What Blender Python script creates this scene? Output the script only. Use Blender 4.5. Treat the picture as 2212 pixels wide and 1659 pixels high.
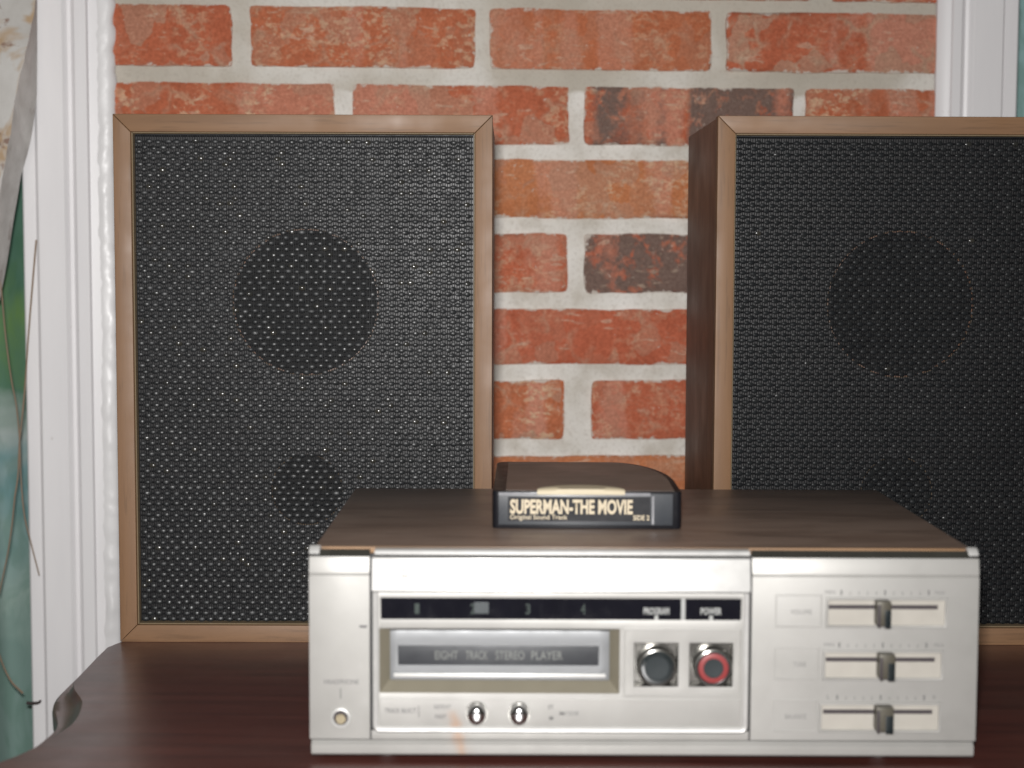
import bpy, bmesh, math, random
from mathutils import Vector, Matrix, noise

for o in list(bpy.data.objects):
    bpy.data.objects.remove(o, do_unlink=True)
scene = bpy.context.scene
COL = scene.collection
R = math.radians

# ------------------------------------------------------------------ camera
F = 3478.0                      # focal length in units of a 2212-unit wide picture
CAMZ, PITCH, ROLL = 0.259, R(4.27), R(0.2)
cam_d = bpy.data.cameras.new('camera')
cam = bpy.data.objects.new('camera', cam_d)
COL.objects.link(cam)
cam_d.sensor_width = 36.0
cam_d.lens = F / 2212.0 * 36.0
cam_d.clip_start, cam_d.clip_end = 0.02, 50.0
CAM_M = Matrix.Translation((0, 0, CAMZ)) @ Matrix.Rotation(math.pi / 2 - PITCH, 4, 'X') @ Matrix.Rotation(ROLL, 4, 'Z')
cam.matrix_world = CAM_M
cam_d.dof.use_dof = True
cam_d.dof.focus_distance = 1.125
cam_d.dof.aperture_fstop = 7.6
scene.camera = cam

# ------------------------------------------------------------------ world, flash, exposure
world = bpy.data.worlds.new('World')
scene.world = world
world.use_nodes = True
bg = world.node_tree.nodes['Background']
bg.inputs[0].default_value = (1.0, 0.93, 0.86, 1)
bg.inputs[1].default_value = 0.055
fl = bpy.data.lights.new('camera_flash', 'AREA')
fl.shape = 'RECTANGLE'
fl.size, fl.size_y = 0.040, 0.024
fl.energy = 10.6
fl.spread = R(144)
fl.color = (1.0, 0.985, 0.97)
flash = bpy.data.objects.new('camera_flash', fl)
COL.objects.link(flash)
flash.matrix_world = Matrix.Translation((-0.012, -0.01, CAMZ + 0.058)) @ Matrix.Rotation(R(4.0), 4, 'Z') @ Matrix.Rotation(math.pi / 2 - R(4.5), 4, 'X')
scene.view_settings.view_transform = 'Standard'
scene.view_settings.look = 'None'
scene.view_settings.exposure = 0.0
scene.view_settings.gamma = 1.0
scene.view_settings.use_curve_mapping = False

# ------------------------------------------------------------------ measuring helpers
CAM_R = CAM_M.to_3x3()
CAM_O = Vector((0, 0, CAMZ))
def ray(px, py):
    return CAM_R @ Vector(((px - 1106) / F, -(py - 829.5) / F, -1.0))
def on_plane(px, py, p0, n):
    d = ray(px, py)
    t = (p0 - CAM_O).dot(n) / d.dot(n)
    return CAM_O + d * t
def ground(px, py, z=0.0):
    return on_plane(px, py, Vector((0, 0, z)), Vector((0, 0, 1)))
WALL_Y, WALL_YAW = 1.47, R(3.4)
WALL_M = Matrix.Translation((0, WALL_Y, 0)) @ Matrix.Rotation(WALL_YAW, 4, 'Z')
WALL_I = WALL_M.inverted()
def wall(px, py, dep=0.0):
    """wall-frame coordinates (u along the wall, v up) at a depth dep in front of the brick faces"""
    n = WALL_M.to_3x3() @ Vector((0, -1, 0))
    p = on_plane(px, py, WALL_M @ Vector((0, -dep, 0)), n)
    q = WALL_I @ p
    return q.x, q.z

# ------------------------------------------------------------------ node helpers
def new_mat(name):
    m = bpy.data.materials.new(name)
    m.use_nodes = True
    nt = m.node_tree
    return m, nt, nt.nodes['Principled BSDF']
def setp(b, **k):
    names = dict(color='Base Color', rough='Roughness', metal='Metallic', spec='Specular IOR Level',
                 coat='Coat Weight', coat_rough='Coat Roughness', ior='IOR', alpha='Alpha', sheen='Sheen Weight',
                 trans='Transmission Weight', aniso='Anisotropic')
    for a, v in k.items():
        if a == 'color' and len(v) == 3:
            v = (*v, 1)
        b.inputs[names[a]].default_value = v
def N(nt, t, **k):
    n = nt.nodes.new(t)
    for a, v in k.items():
        setattr(n, a, v)
    return n
def coords(nt, scale=(1, 1, 1), kind='Object', seed=False):
    tc = N(nt, 'ShaderNodeTexCoord')
    mp = N(nt, 'ShaderNodeMapping')
    mp.inputs['Scale'].default_value = scale
    nt.links.new(tc.outputs[kind], mp.inputs[0])
    if seed:
        oi = N(nt, 'ShaderNodeObjectInfo')
        mu = N(nt, 'ShaderNodeMath', operation='MULTIPLY')
        mu.inputs[1].default_value = 37.0
        nt.links.new(oi.outputs['Random'], mu.inputs[0])
        cb = N(nt, 'ShaderNodeCombineXYZ')
        for i in range(3):
            nt.links.new(mu.outputs[0], cb.inputs[i])
        nt.links.new(cb.outputs[0], mp.inputs['Location'])
    return mp.outputs[0]
def tex_noise(nt, vec, scale, detail=4, rough=0.55, dist=0.0):
    n = N(nt, 'ShaderNodeTexNoise')
    n.inputs['Scale'].default_value = scale
    n.inputs['Detail'].default_value = detail
    n.inputs['Roughness'].default_value = rough
    n.inputs['Distortion'].default_value = dist
    nt.links.new(vec, n.inputs['Vector'])
    return n.outputs['Fac']
def ramp(nt, fac, stops, interp='LINEAR'):
    r = N(nt, 'ShaderNodeValToRGB')
    r.color_ramp.interpolation = interp
    e = r.color_ramp.elements
    while len(e) < len(stops):
        e.new(0.5)
    for el, (p, c) in zip(e, stops):
        el.position = p
        el.color = (*c, 1) if not isinstance(c, (int, float)) else (c, c, c, 1)
    nt.links.new(fac, r.inputs[0])
    return r.outputs[0]
def mix(nt, fac, a, b, blend='MIX'):
    m = N(nt, 'ShaderNodeMix', data_type='RGBA', blend_type=blend)
    def put(sock, v):
        if isinstance(v, tuple):
            sock.default_value = (*v, 1) if len(v) == 3 else v
        elif isinstance(v, (int, float)):
            sock.default_value = v
        else:
            nt.links.new(v, sock)
    put(m.inputs[0], fac); put(m.inputs[6], a); put(m.inputs[7], b)
    return m.outputs[2]
def mth(nt, op, a, b=None, c=None, clamp=False):
    m = N(nt, 'ShaderNodeMath', operation=op)
    m.use_clamp = clamp
    for i, v in enumerate((a, b, c)):
        if v is None: continue
        if isinstance(v, (int, float)): m.inputs[i].default_value = v
        else: nt.links.new(v, m.inputs[i])
    return m.outputs[0]
def bump(nt, b, h, strength=0.3, dist=0.001):
    n = N(nt, 'ShaderNodeBump')
    n.inputs['Strength'].default_value = strength
    n.inputs['Distance'].default_value = dist
    nt.links.new(h, n.inputs['Height'])
    nt.links.new(n.outputs[0], b.inputs['Normal'])
def oattr(nt, name):
    a = N(nt, 'ShaderNodeAttribute', attribute_type='OBJECT', attribute_name=name)
    return a.outputs['Fac']

M = {}
def plain(name, color, rough=0.5, metal=0.0, spec=0.5, coat=0.0, coat_rough=0.2, wear=0.12, wscale=60, bmp=0.0):
    m, nt, b = new_mat(name)
    setp(b, color=color, rough=rough, metal=metal, spec=spec, coat=coat, coat_rough=coat_rough)
    v = coords(nt)
    f = tex_noise(nt, v, wscale, 5, 0.6)
    c = mix(nt, f, tuple(max(0, x * (1 - wear)) for x in color), tuple(min(1, x * (1 + wear)) for x in color))
    nt.links.new(c, b.inputs['Base Color'])
    rr = ramp(nt, tex_noise(nt, v, wscale * 2.3, 4), [(0.3, max(0.02, rough - 0.06)), (0.7, min(1, rough + 0.08))])
    nt.links.new(rr, b.inputs['Roughness'])
    if bmp: bump(nt, b, f, bmp, 0.0006)
    M[name] = m
    return m

# ---- brick
def make_brick_mat():
    m, nt, b = new_mat('tumbled_brick')
    setp(b, rough=0.88, spec=0.25)
    v = coords(nt, seed=True)
    vs = coords(nt, (1, 1, 0.10), seed=True)
    tint, dark, cream, vein = (oattr(nt, k) for k in ('tint', 'dark', 'cream', 'vein'))
    base = mix(nt, tint, (0.430, 0.112, 0.058), (0.465, 0.172, 0.074))
    var = ramp(nt, tex_noise(nt, v, 30, 6, 0.65), [(0.30, (0.86, 0.83, 0.81)), (0.5, (1, 1, 1)), (0.72, (1.06, 1.10, 1.12))])
    base = mix(nt, 1.0, base, var, 'MULTIPLY')
    # broad upright bands where the clay was folded
    rag = mth(nt, 'MULTIPLY', mth(nt, 'SUBTRACT', tex_noise(nt, v, 150, 6, 0.7), 0.5), 0.10)
    band = ramp(nt, mth(nt, 'ADD', tex_noise(nt, vs, 19, 2, 0.45), rag), [(0.55, 0.0), (0.585, 1.0)])
    base = mix(nt, mth(nt, 'MULTIPLY', band, mth(nt, 'MULTIPLY_ADD', vein, 0.45, 0.25)), base, (0.53, 0.255, 0.180))
    # angular tan facets
    dn = N(nt, 'ShaderNodeTexNoise'); dn.inputs['Scale'].default_value = 45; dn.inputs['Detail'].default_value = 3
    nt.links.new(v, dn.inputs['Vector'])
    wv = N(nt, 'ShaderNodeVectorMath', operation='MULTIPLY_ADD')
    nt.links.new(dn.outputs['Color'], wv.inputs[0]); wv.inputs[1].default_value = (0.022, 0.022, 0.022); nt.links.new(v, wv.inputs[2])
    vo = N(nt, 'ShaderNodeTexVoronoi'); vo.inputs['Scale'].default_value = 42
    nt.links.new(wv.outputs[0], vo.inputs['Vector'])
    sc = N(nt, 'ShaderNodeSeparateColor'); nt.links.new(vo.outputs['Color'], sc.inputs[0])
    fac = ramp(nt, mth(nt, 'ADD', sc.outputs[0], mth(nt, 'MULTIPLY', rag, 1.5)), [(0.50, 0.0), (0.72, 1.0)])
    base = mix(nt, mth(nt, 'MULTIPLY', fac, mth(nt, 'MULTIPLY', vein, 0.75)), base, (0.415, 0.232, 0.158))
    ve = N(nt, 'ShaderNodeTexVoronoi', feature='DISTANCE_TO_EDGE'); ve.inputs['Scale'].default_value = 30
    nt.links.new(wv.outputs[0], ve.inputs['Vector'])
    crl = mth(nt, 'MULTIPLY', ramp(nt, ve.outputs['Distance'], [(0.0, 1.0), (0.05, 0.5), (0.10, 0.0)]),
              ramp(nt, tex_noise(nt, v, 34, 3), [(0.48, 0.0), (0.6, 1.0)]))
    base = mix(nt, mth(nt, 'MULTIPLY', crl, mth(nt, 'MULTIPLY_ADD', vein, 0.55, 0.1)), base, (0.43, 0.29, 0.20))
    # cream lime bloom, grainy
    cm = mth(nt, 'MULTIPLY', ramp(nt, tex_noise(nt, coords(nt, (0.75, 1, 1.1), seed=True), 150, 6, 0.70, 0.3), [(0.515, 0.0), (0.565, 1.0)]),
             ramp(nt, tex_noise(nt, coords(nt, (1, 1, 0.5), seed=True), 24, 3), [(0.46, 0.0), (0.57, 1.0)]))
    base = mix(nt, mth(nt, 'MULTIPLY', cm, mth(nt, 'MULTIPLY', cream, 0.7)), base, (0.60, 0.42, 0.275))
    # dark flashing
    dm = mth(nt, 'MULTIPLY', ramp(nt, mth(nt, 'ADD', tex_noise(nt, vs, 14, 2, 0.5), rag), [(0.43, 0.0), (0.48, 1.0)]),
             ramp(nt, tex_noise(nt, v, 80, 6, 0.65, 0.3), [(0.36, 0.15), (0.47, 1.0)]))
    base = mix(nt, mth(nt, 'MULTIPLY', dm, dark, clamp=True), base, (0.165, 0.108, 0.088))
    # short pale scrape strokes
    st = mth(nt, 'MULTIPLY', ramp(nt, tex_noise(nt, coords(nt, (0.28, 1, 1.0), seed=True), 210, 3, 0.5, 0.4), [(0.60, 0.0), (0.63, 1.0)]),
             ramp(nt, tex_noise(nt, v, 30, 2), [(0.50, 0.0), (0.58, 1.0)]))
    base = mix(nt, mth(nt, 'MULTIPLY', st, 0.42), base, (0.55, 0.42, 0.31))
    # grit, pits and lime specks
    gr = ramp(nt, tex_noise(nt, v, 420, 4, 0.6), [(0.3, (0.76, 0.73, 0.71)), (0.7, (1.18, 1.2, 1.22))])
    base = mix(nt, 1.0, base, gr, 'MULTIPLY')
    sp = ramp(nt, tex_noise(nt, v, 170, 6, 0.7), [(0.645, 0.0), (0.69, 0.75)])
    base = mix(nt, sp, base, (0.58, 0.48, 0.40))
    # mortar smeared over the arrises
    at = N(nt, 'ShaderNodeAttribute', attribute_name='edge')
    sm = mth(nt, 'SUBTRACT', tex_noise(nt, v, 75, 7, 0.72, 0.3), mth(nt, 'MULTIPLY', at.outputs['Fac'], 0.045))
    smr = ramp(nt, sm, [(0.49, 0.0), (0.53, 1.0)])
    base = mix(nt, mth(nt, 'MULTIPLY', smr, 0.92), base, (0.56, 0.50, 0.44))
    nt.links.new(base, b.inputs['Base Color'])
    h = mth(nt, 'ADD', tex_noise(nt, v, 110, 7, 0.7), mth(nt, 'MULTIPLY', fac, 0.12))
    bump(nt, b, h, 0.45, 0.0010)
    M['brick'] = m
make_brick_mat()

def make_mortar(zstep):
    m, nt, b = new_mat('mortar')
    setp(b, rough=0.95, spec=0.15)
    v = coords(nt)
    c = ramp(nt, tex_noise(nt, v, 6, 4, 0.55), [(0.36, (0.455, 0.415, 0.35)), (0.48, (0.515, 0.475, 0.41)), (0.60, (0.655, 0.63, 0.58))])
    sx = N(nt, 'ShaderNodeSeparateXYZ')
    nt.links.new(v, sx.inputs[0])
    wv_ = mth(nt, 'MULTIPLY_ADD', tex_noise(nt, v, 40, 4), 0.012, -0.006)
    low = ramp(nt, mth(nt, 'SUBTRACT', mth(nt, 'ADD', sx.outputs['Z'], wv_), zstep - 0.5), [(0.496, 1.0), (0.500, 0.0)])
    lw = ramp(nt, tex_noise(nt, v, 22, 5, 0.6), [(0.35, (0.53, 0.49, 0.43)), (0.5, (0.655, 0.625, 0.575)), (0.7, (0.76, 0.735, 0.695))])
    c = mix(nt, low, c, lw)
    c = mix(nt, ramp(nt, tex_noise(nt, v, 330, 4, 0.6), [(0.3, 0.35), (0.5, 0.0)]), c, (0.36, 0.31, 0.26))
    c = mix(nt, ramp(nt, tex_noise(nt, v, 70, 3), [(0.76, 0.0), (0.78, 0.8)]), c, (0.10, 0.08, 0.07))
    nt.links.new(c, b.inputs['Base Color'])
    bump(nt, b, tex_noise(nt, v, 170, 7, 0.7), 0.6, 0.0012)
    M['mortar'] = m
make_mortar(wall(1265, 196)[1] + 0.76)

def make_white_paint():
    m, nt, b = new_mat('white_gloss_paint')
    setp(b, rough=0.42, spec=0.4)
    v = coords(nt, (1, 1, 0.15))
    c = ramp(nt, tex_noise(nt, v, 30, 4), [(0.3, (0.74, 0.725, 0.735)), (0.7, (0.81, 0.795, 0.80))])
    v2 = coords(nt)
    c = mix(nt, ramp(nt, tex_noise(nt, v2, 55, 3), [(0.73, 0.0), (0.77, 0.35)]), c, (0.42, 0.38, 0.36))
    nt.links.new(c, b.inputs['Base Color'])
    bump(nt, b, tex_noise(nt, v, 90, 4), 0.12, 0.0006)
    M['paint'] = m
make_white_paint()
plain('caulk', (0.745, 0.735, 0.735), 0.36, spec=0.45, wear=0.05, wscale=60, bmp=0.5)

def make_wood(name, dark, light, axis, rough=0.5, coat=0.35, coat_rough=0.32, gscale=90, pores=0.65):
    m, nt, b = new_mat(name)
    setp(b, rough=rough, coat=coat, coat_rough=coat_rough, spec=0.4)
    s = [1, 1, 1]
    s['XYZ'.index(axis)] = 0.06
    v = coords(nt, tuple(s), seed=True)
    g = tex_noise(nt, v, gscale, 7, 0.62, 0.7)
    c = ramp(nt, g, [(0.30, dark), (0.50, tuple((a + d) / 2 for a, d in zip(dark, light))), (0.72, light)])
    v2 = coords(nt, tuple(s), seed=True)
    p = ramp(nt, tex_noise(nt, v2, gscale * 5, 3), [(0.34, pores), (0.44, 0.0)])
    c = mix(nt, p, c, tuple(x * 0.55 for x in dark))
    nt.links.new(c, b.inputs['Base Color'])
    nt.links.new(ramp(nt, tex_noise(nt, coords(nt), 25, 3), [(0.3, rough - 0.08), (0.7, rough + 0.1)]), b.inputs['Roughness'])
    bump(nt, b, g, 0.12, 0.0004)
    M[name] = m
make_wood('frame_wood_h', (0.138, 0.072, 0.034), (0.185, 0.100, 0.049), 'X', 0.52, 0.0, 0.38, pores=0.35)
make_wood('frame_wood_v', (0.138, 0.072, 0.034), (0.185, 0.100, 0.049), 'Z', 0.52, 0.0, 0.38, pores=0.35)
make_wood('side_vinyl', (0.075, 0.032, 0.018), (0.13, 0.062, 0.036), 'Z', 0.5, 0.15, 0.4)
DECK = make_wood('deck_vinyl', (0.145, 0.100, 0.077), (0.200, 0.142, 0.110), 'X', 0.44, 0.5, 0.42, 45)
nt = M['deck_vinyl'].node_tree
b = nt.nodes['Principled BSDF']
src = b.inputs['Base Color'].links[0].from_socket
w_ = ramp(nt, tex_noise(nt, coords(nt, (0.35, 1, 1)), 30, 5, 0.6, 0.5), [(0.38, (0.80, 0.77, 0.75)), (0.52, (1, 1, 1)), (0.68, (1.12, 1.14, 1.16))])
nt.links.new(mix(nt, 1.0, src, w_, 'MULTIPLY'), b.inputs['Base Color'])
make_wood('vinyl_edge', (0.19, 0.108, 0.055), (0.27, 0.16, 0.085), 'X', 0.5, 0.2)

def make_table_mat():
    m, nt, b = new_mat('dark_mahogany')
    setp(b, rough=0.40, spec=0.5, coat=0.75, coat_rough=0.36)
    v = coords(nt, (0.08, 1, 1))
    g = tex_noise(nt, v, 70, 7, 0.6, 0.8)
    c = ramp(nt, g, [(0.3, (0.046, 0.012, 0.009)), (0.55, (0.082, 0.022, 0.016)), (0.75, (0.112, 0.032, 0.023))])
    v2 = coords(nt)
    c = mix(nt, ramp(nt, tex_noise(nt, v2, 9, 5, 0.6), [(0.45, 0.0), (0.7, 0.35)]), c, (0.085, 0.052, 0.043))
    c = mix(nt, ramp(nt, tex_noise(nt, v2, 420, 3), [(0.72, 0.0), (0.78, 0.5)]), c, (0.35, 0.30, 0.27))
    nt.links.new(c, b.inputs['Base Color'])
    nt.links.new(ramp(nt, tex_noise(nt, v2, 14, 6, 0.65), [(0.3, 0.30), (0.7, 0.52)]), b.inputs['Roughness'])
    M['table'] = m
make_table_mat()

def make_silver():
    m, nt, b = new_mat('silver_panel')
    setp(b, metal=0.30, rough=0.46, spec=0.3)
    v = coords(nt)
    c = ramp(nt, tex_noise(nt, v, 30, 5, 0.6), [(0.3, (0.283, 0.277, 0.262)), (0.5, (0.308, 0.301, 0.286)), (0.7, (0.322, 0.315, 0.30))])
    # rust run below the selector buttons (a stain with its own shape)
    sx = N(nt, 'ShaderNodeSeparateXYZ')
    nt.links.new(v, sx.inputs[0])
    wob = mth(nt, 'MULTIPLY', mth(nt, 'SUBTRACT', tex_noise(nt, v, 160, 4), 0.5), 0.006)
    lx = mth(nt, 'ADD', mth(nt, 'ADD', sx.outputs['X'], wob), mth(nt, 'MULTIPLY_ADD', sx.outputs['Z'], 0.22, 0.0935))
    inx = ramp(nt, mth(nt, 'ABSOLUTE', lx), [(0.0010, 0.55), (0.0042, 0.0)])
    inz = ramp(nt, sx.outputs['Z'], [(0.0225, 1.0), (0.0265, 0.0)])
    c = mix(nt, mth(nt, 'MULTIPLY', inx, inz), c, (0.36, 0.20, 0.11))
    nt.links.new(c, b.inputs['Base Color'])
    nt.links.new(ramp(nt, tex_noise(nt, v, 55, 5), [(0.3, 0.43), (0.7, 0.50)]), b.inputs['Roughness'])
    bump(nt, b, tex_noise(nt, coords(nt, (0.02, 1, 1)), 1500, 2), 0.06, 0.0002)
    M['silver'] = m
make_silver()
plain('silver_glare', (0.52, 0.515, 0.50), 0.42, metal=0.4, wear=0.03)  # lighter copy of the silver; flash glare is put into its colour
plain('brow_dark_reflection', (0.20, 0.195, 0.17), 0.3, metal=0.9, wear=0.06)  # darker metal; the dark room mirrored in the sloped brow is painted in
plain('slot_beige', (0.175, 0.158, 0.118), 0.5, metal=0.2, wear=0.08)
plain('door_clear', (0.165, 0.17, 0.175), 0.42, metal=0.2, coat=0.15, coat_rough=0.3, wear=0.05, wscale=40)
plain('black_window', (0.006, 0.006, 0.009), 0.10, spec=0.5, wear=0.3)
plain('door_label', (0.022, 0.024, 0.028), 0.45, wear=0.1)
plain('chassis_black', (0.010, 0.010, 0.012), 0.6, wear=0.2)
plain('print_white', (0.27, 0.275, 0.265), 0.5)
plain('print_grey', (0.085, 0.083, 0.085), 0.6)
plain('print_faint', (0.135, 0.133, 0.13), 0.6)
plain('print_dim', (0.15, 0.155, 0.145), 0.5)
plain('print_green', (0.002, 0.012, 0.008), 0.5)
plain('pale_tone', (0.034, 0.041, 0.044), 0.35)
plain('chrome', (0.62, 0.62, 0.62), 0.12, metal=1.0, wear=0.05)
plain('dark_chrome', (0.22, 0.215, 0.20), 0.2, metal=0.85, wear=0.15)
plain('button_black', (0.016, 0.020, 0.021), 0.16, spec=0.6, coat=0.6, coat_rough=0.06)
plain('button_grey', (0.020, 0.025, 0.027), 0.6, spec=0.25)
plain('button_red', (0.20, 0.030, 0.030), 0.45, spec=0.3)
plain('slider_dark', (0.012, 0.017, 0.019), 0.3, metal=0.3)
plain('slider_tan', (0.075, 0.068, 0.052), 0.4, metal=0.3)
plain('slot_dark', (0.028, 0.021, 0.024), 0.6)
plain('well_cream', (0.335, 0.315, 0.280), 0.5, metal=0.2)
plain('jack_brass', (0.22, 0.185, 0.12), 0.35, metal=0.6)
plain('tape_black', (0.007, 0.007, 0.009), 0.38, spec=0.24, wear=0.2)
plain('tape_label', (0.022, 0.025, 0.030), 0.40, spec=0.35, wear=0.3, wscale=40, coat=0.3, coat_rough=0.3)
make_wood('tape_top', (0.092, 0.070, 0.056), (0.150, 0.118, 0.097), 'X', 0.5, 0.2, 0.4, 50)
plain('label_cream', (0.42, 0.36, 0.25), 0.6, wear=0.08)
plain('print_cream', (0.44, 0.37, 0.26), 0.6, wear=0.04)
plain('label_ink', (0.007, 0.007, 0.009), 0.55, spec=0.25)
plain('tape_clear', (0.20, 0.20, 0.21), 0.18, coat=0.6, coat_rough=0.1, wear=0.3, wscale=150)
plain('foot_grey', (0.30, 0.31, 0.31), 0.5)
plain('baffle_black', (0.0125, 0.012, 0.0125), 0.45, spec=0.30, wear=0.2)
plain('raw_cut', (0.055, 0.038, 0.02), 0.8, wear=0.2)
plain('cone_black', (0.006, 0.006, 0.006), 0.9)
plain('inner_bead', (0.17, 0.125, 0.075), 0.5)
plain('floor_wood', (0.09, 0.055, 0.035), 0.5)
plain('stem_straw', (0.27, 0.19, 0.13), 0.7)
plain('hook_iron', (0.05, 0.035, 0.035), 0.5)

def make_yarn(name, k):
    m, nt, b = new_mat(name)
    setp(b, color=(0.012, 0.0125, 0.013), rough=0.36, spec=0.5)
    a = N(nt, 'ShaderNodeAttribute', attribute_name='lot')
    c = ramp(nt, a.outputs['Fac'], [(0.0, (0.003, 0.003, 0.0038)), (0.39, (0.0070, 0.0073, 0.0082)), (0.41, (0.0100, 0.0112, 0.0124)), (0.9, (0.0145, 0.0155, 0.0160)), (1.0, (0.03, 0.028, 0.022))])
    nt.links.new(c, b.inputs['Base Color'])
    nt.links.new(ramp(nt, a.outputs['Fac'], [(0.0, 0.55), (0.39, 0.48), (0.41, 0.50), (0.82, 0.38), (0.90, 0.30), (0.97, 0.24), (1.0, 0.15)]), b.inputs['Roughness'])
    nt.links.new(ramp(nt, a.outputs['Fac'], [(0.0, 0.07 * k), (0.39, 0.15 * k), (0.41, 0.42 * k), (0.84, 0.50 * k), (0.90, 0.42), (1.0, 0.6)]), b.inputs['Specular IOR Level'])
    M[name] = m
make_yarn('yarn', 0.9); make_yarn('yarn_dull', 0.30)

def make_stone(name, side=False):
    m, nt, b = new_mat(name)
    setp(b, rough=0.75, spec=0.3)
    v = coords(nt)
    if side:
        c = ramp(nt, tex_noise(nt, v, 22, 7, 0.65), [(0.25, (0.40, 0.375, 0.35)), (0.5, (0.60, 0.585, 0.56)), (0.75, (0.72, 0.70, 0.68))])
        c = mix(nt, ramp(nt, tex_noise(nt, v, 35, 4), [(0.6, 0.0), (0.68, 0.6)]), c, (0.22, 0.15, 0.12))
    else:
        c = ramp(nt, tex_noise(nt, v, 12, 6, 0.6), [(0.3, (0.42, 0.40, 0.37)), (0.6, (0.60, 0.585, 0.56))])
        c = mix(nt, ramp(nt, tex_noise(nt, v, 14, 4, 0.55, 0.6), [(0.55, 0.0), (0.60, 1.0)]), c, (0.42, 0.30, 0.19))
        c = mix(nt, ramp(nt, tex_noise(nt, v, 30, 5, 0.6, 0.5), [(0.60, 0.0), (0.64, 0.9)]), c, (0.23, 0.14, 0.105))
    nt.links.new(c, b.inputs['Base Color'])
    bump(nt, b, tex_noise(nt, v, 60, 7, 0.65), 0.5, 0.002)
    M[name] = m
make_stone('stone_face'); make_stone('stone_side', True)

def make_backcloth(name, stops, z0, z1):  # colours of the blurred outdoor view, printed on cloth
    m, nt, b = new_mat(name)
    setp(b, rough=0.8, spec=0.2, sheen=0.2)
    v = coords(nt)
    sx = N(nt, 'ShaderNodeSeparateXYZ')
    nt.links.new(v, sx.inputs[0])
    wob = mth(nt, 'MULTIPLY', mth(nt, 'SUBTRACT', tex_noise(nt, v, 16, 3, 0.5, 0.6), 0.5), 0.16)
    t = mth(nt, 'DIVIDE', mth(nt, 'SUBTRACT', mth(nt, 'ADD', sx.outputs['Z'], wob), z0), z1 - z0)
    c = ramp(nt, t, stops)
    leaf = ramp(nt, tex_noise(nt, coords(nt, (1, 1, 0.4)), 55, 3, 0.5, 1.0), [(0.46, 0.0), (0.62, 0.35)])
    c = mix(nt, leaf, c, (0.10, 0.20, 0.15))
    nt.links.new(c, b.inputs['Base Color'])
    bump(nt, b, tex_noise(nt, v, 900, 2), 0.1, 0.0003)
    M[name] = m
make_backcloth('print_green_teal', [(0.0, (0.20, 0.30, 0.27)), (0.10, (0.30, 0.40, 0.36)), (0.24, (0.17, 0.30, 0.31)),
    (0.32, (0.38, 0.44, 0.42)), (0.42, (0.09, 0.19, 0.12)), (0.50, (0.13, 0.24, 0.08)), (0.60, (0.07, 0.16, 0.10)), (0.85, (0.06, 0.15, 0.12)), (1.0, (0.10, 0.22, 0.2))], -0.10, 0.50)
make_backcloth('print_teal_navy', [(0.0, (0.02, 0.03, 0.04)), (0.44, (0.02, 0.035, 0.045)), (0.47, (0.27, 0.42, 0.41)), (1.0, (0.34, 0.52, 0.53))], 0.0, 0.80)

# ------------------------------------------------------------------ mesh helpers
def link(name, me, mat, parent=None, loc=None):
    o = bpy.data.objects.new(name, me)
    COL.objects.link(o)
    if mat and not me.materials:
        me.materials.append(M[mat])
    if parent is not None: o.parent = parent
    if loc is not None: o.location = loc
    return o
def finish(bm, name, smooth=True, angle=35):
    bmesh.ops.recalc_face_normals(bm, faces=bm.faces)
    me = bpy.data.meshes.new(name)
    for f in bm.faces: f.smooth = smooth
    if smooth:
        for e in bm.edges:
            if len(e.link_faces) == 2 and e.calc_face_angle(0) > R(angle): e.smooth = False
    bm.to_mesh(me); bm.free()
    return me
def box_bm(x0, x1, y0, y1, z0, z1, bev=0.0, seg=2):
    bm = bmesh.new()
    bmesh.ops.create_cube(bm, size=1.0)
    for v in bm.verts:
        v.co = Vector((x0 if v.co.x < 0 else x1, y0 if v.co.y < 0 else y1, z0 if v.co.z < 0 else z1))
    if bev:
        bmesh.ops.bevel(bm, geom=list(bm.edges), offset=bev, segments=seg, affect='EDGES', profile=0.6)
    return bm
def box(name, x0, x1, y0, y1, z0, z1, bev, mat, parent=None, seg=2):
    return link(name, finish(box_bm(x0, x1, y0, y1, z0, z1, bev, seg), name), mat, parent)
def extrude_poly(name, pts, axis, a, b, mat, parent=None, bev=0.0):
    """pts: 2-D outline; extruded along axis ('X': pts are (y,z); 'Y': pts are (x,z); 'Z': pts are (x,y)) from a to b"""
    def mk(p, t):
        return {'X': (t, p[0], p[1]), 'Y': (p[0], t, p[1]), 'Z': (p[0], p[1], t)}[axis]
    bm = bmesh.new()
    A = [bm.verts.new(mk(p, a)) for p in pts]
    B = [bm.verts.new(mk(p, b)) for p in pts]
    bm.faces.new(A); bm.faces.new(B[::-1])
    n = len(pts)
    for i in range(n):
        bm.faces.new((A[i], B[i], B[(i + 1) % n], A[(i + 1) % n]))
    if bev:
        bmesh.ops.recalc_face_normals(bm, faces=bm.faces)
        es = [e for e in bm.edges if len(e.link_faces) == 2 and e.calc_face_angle(0) > R(25)]
        bmesh.ops.bevel(bm, geom=es, offset=bev, segments=2, affect='EDGES', profile=0.6)
    return link(name, finish(bm, name), mat, parent)
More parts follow.
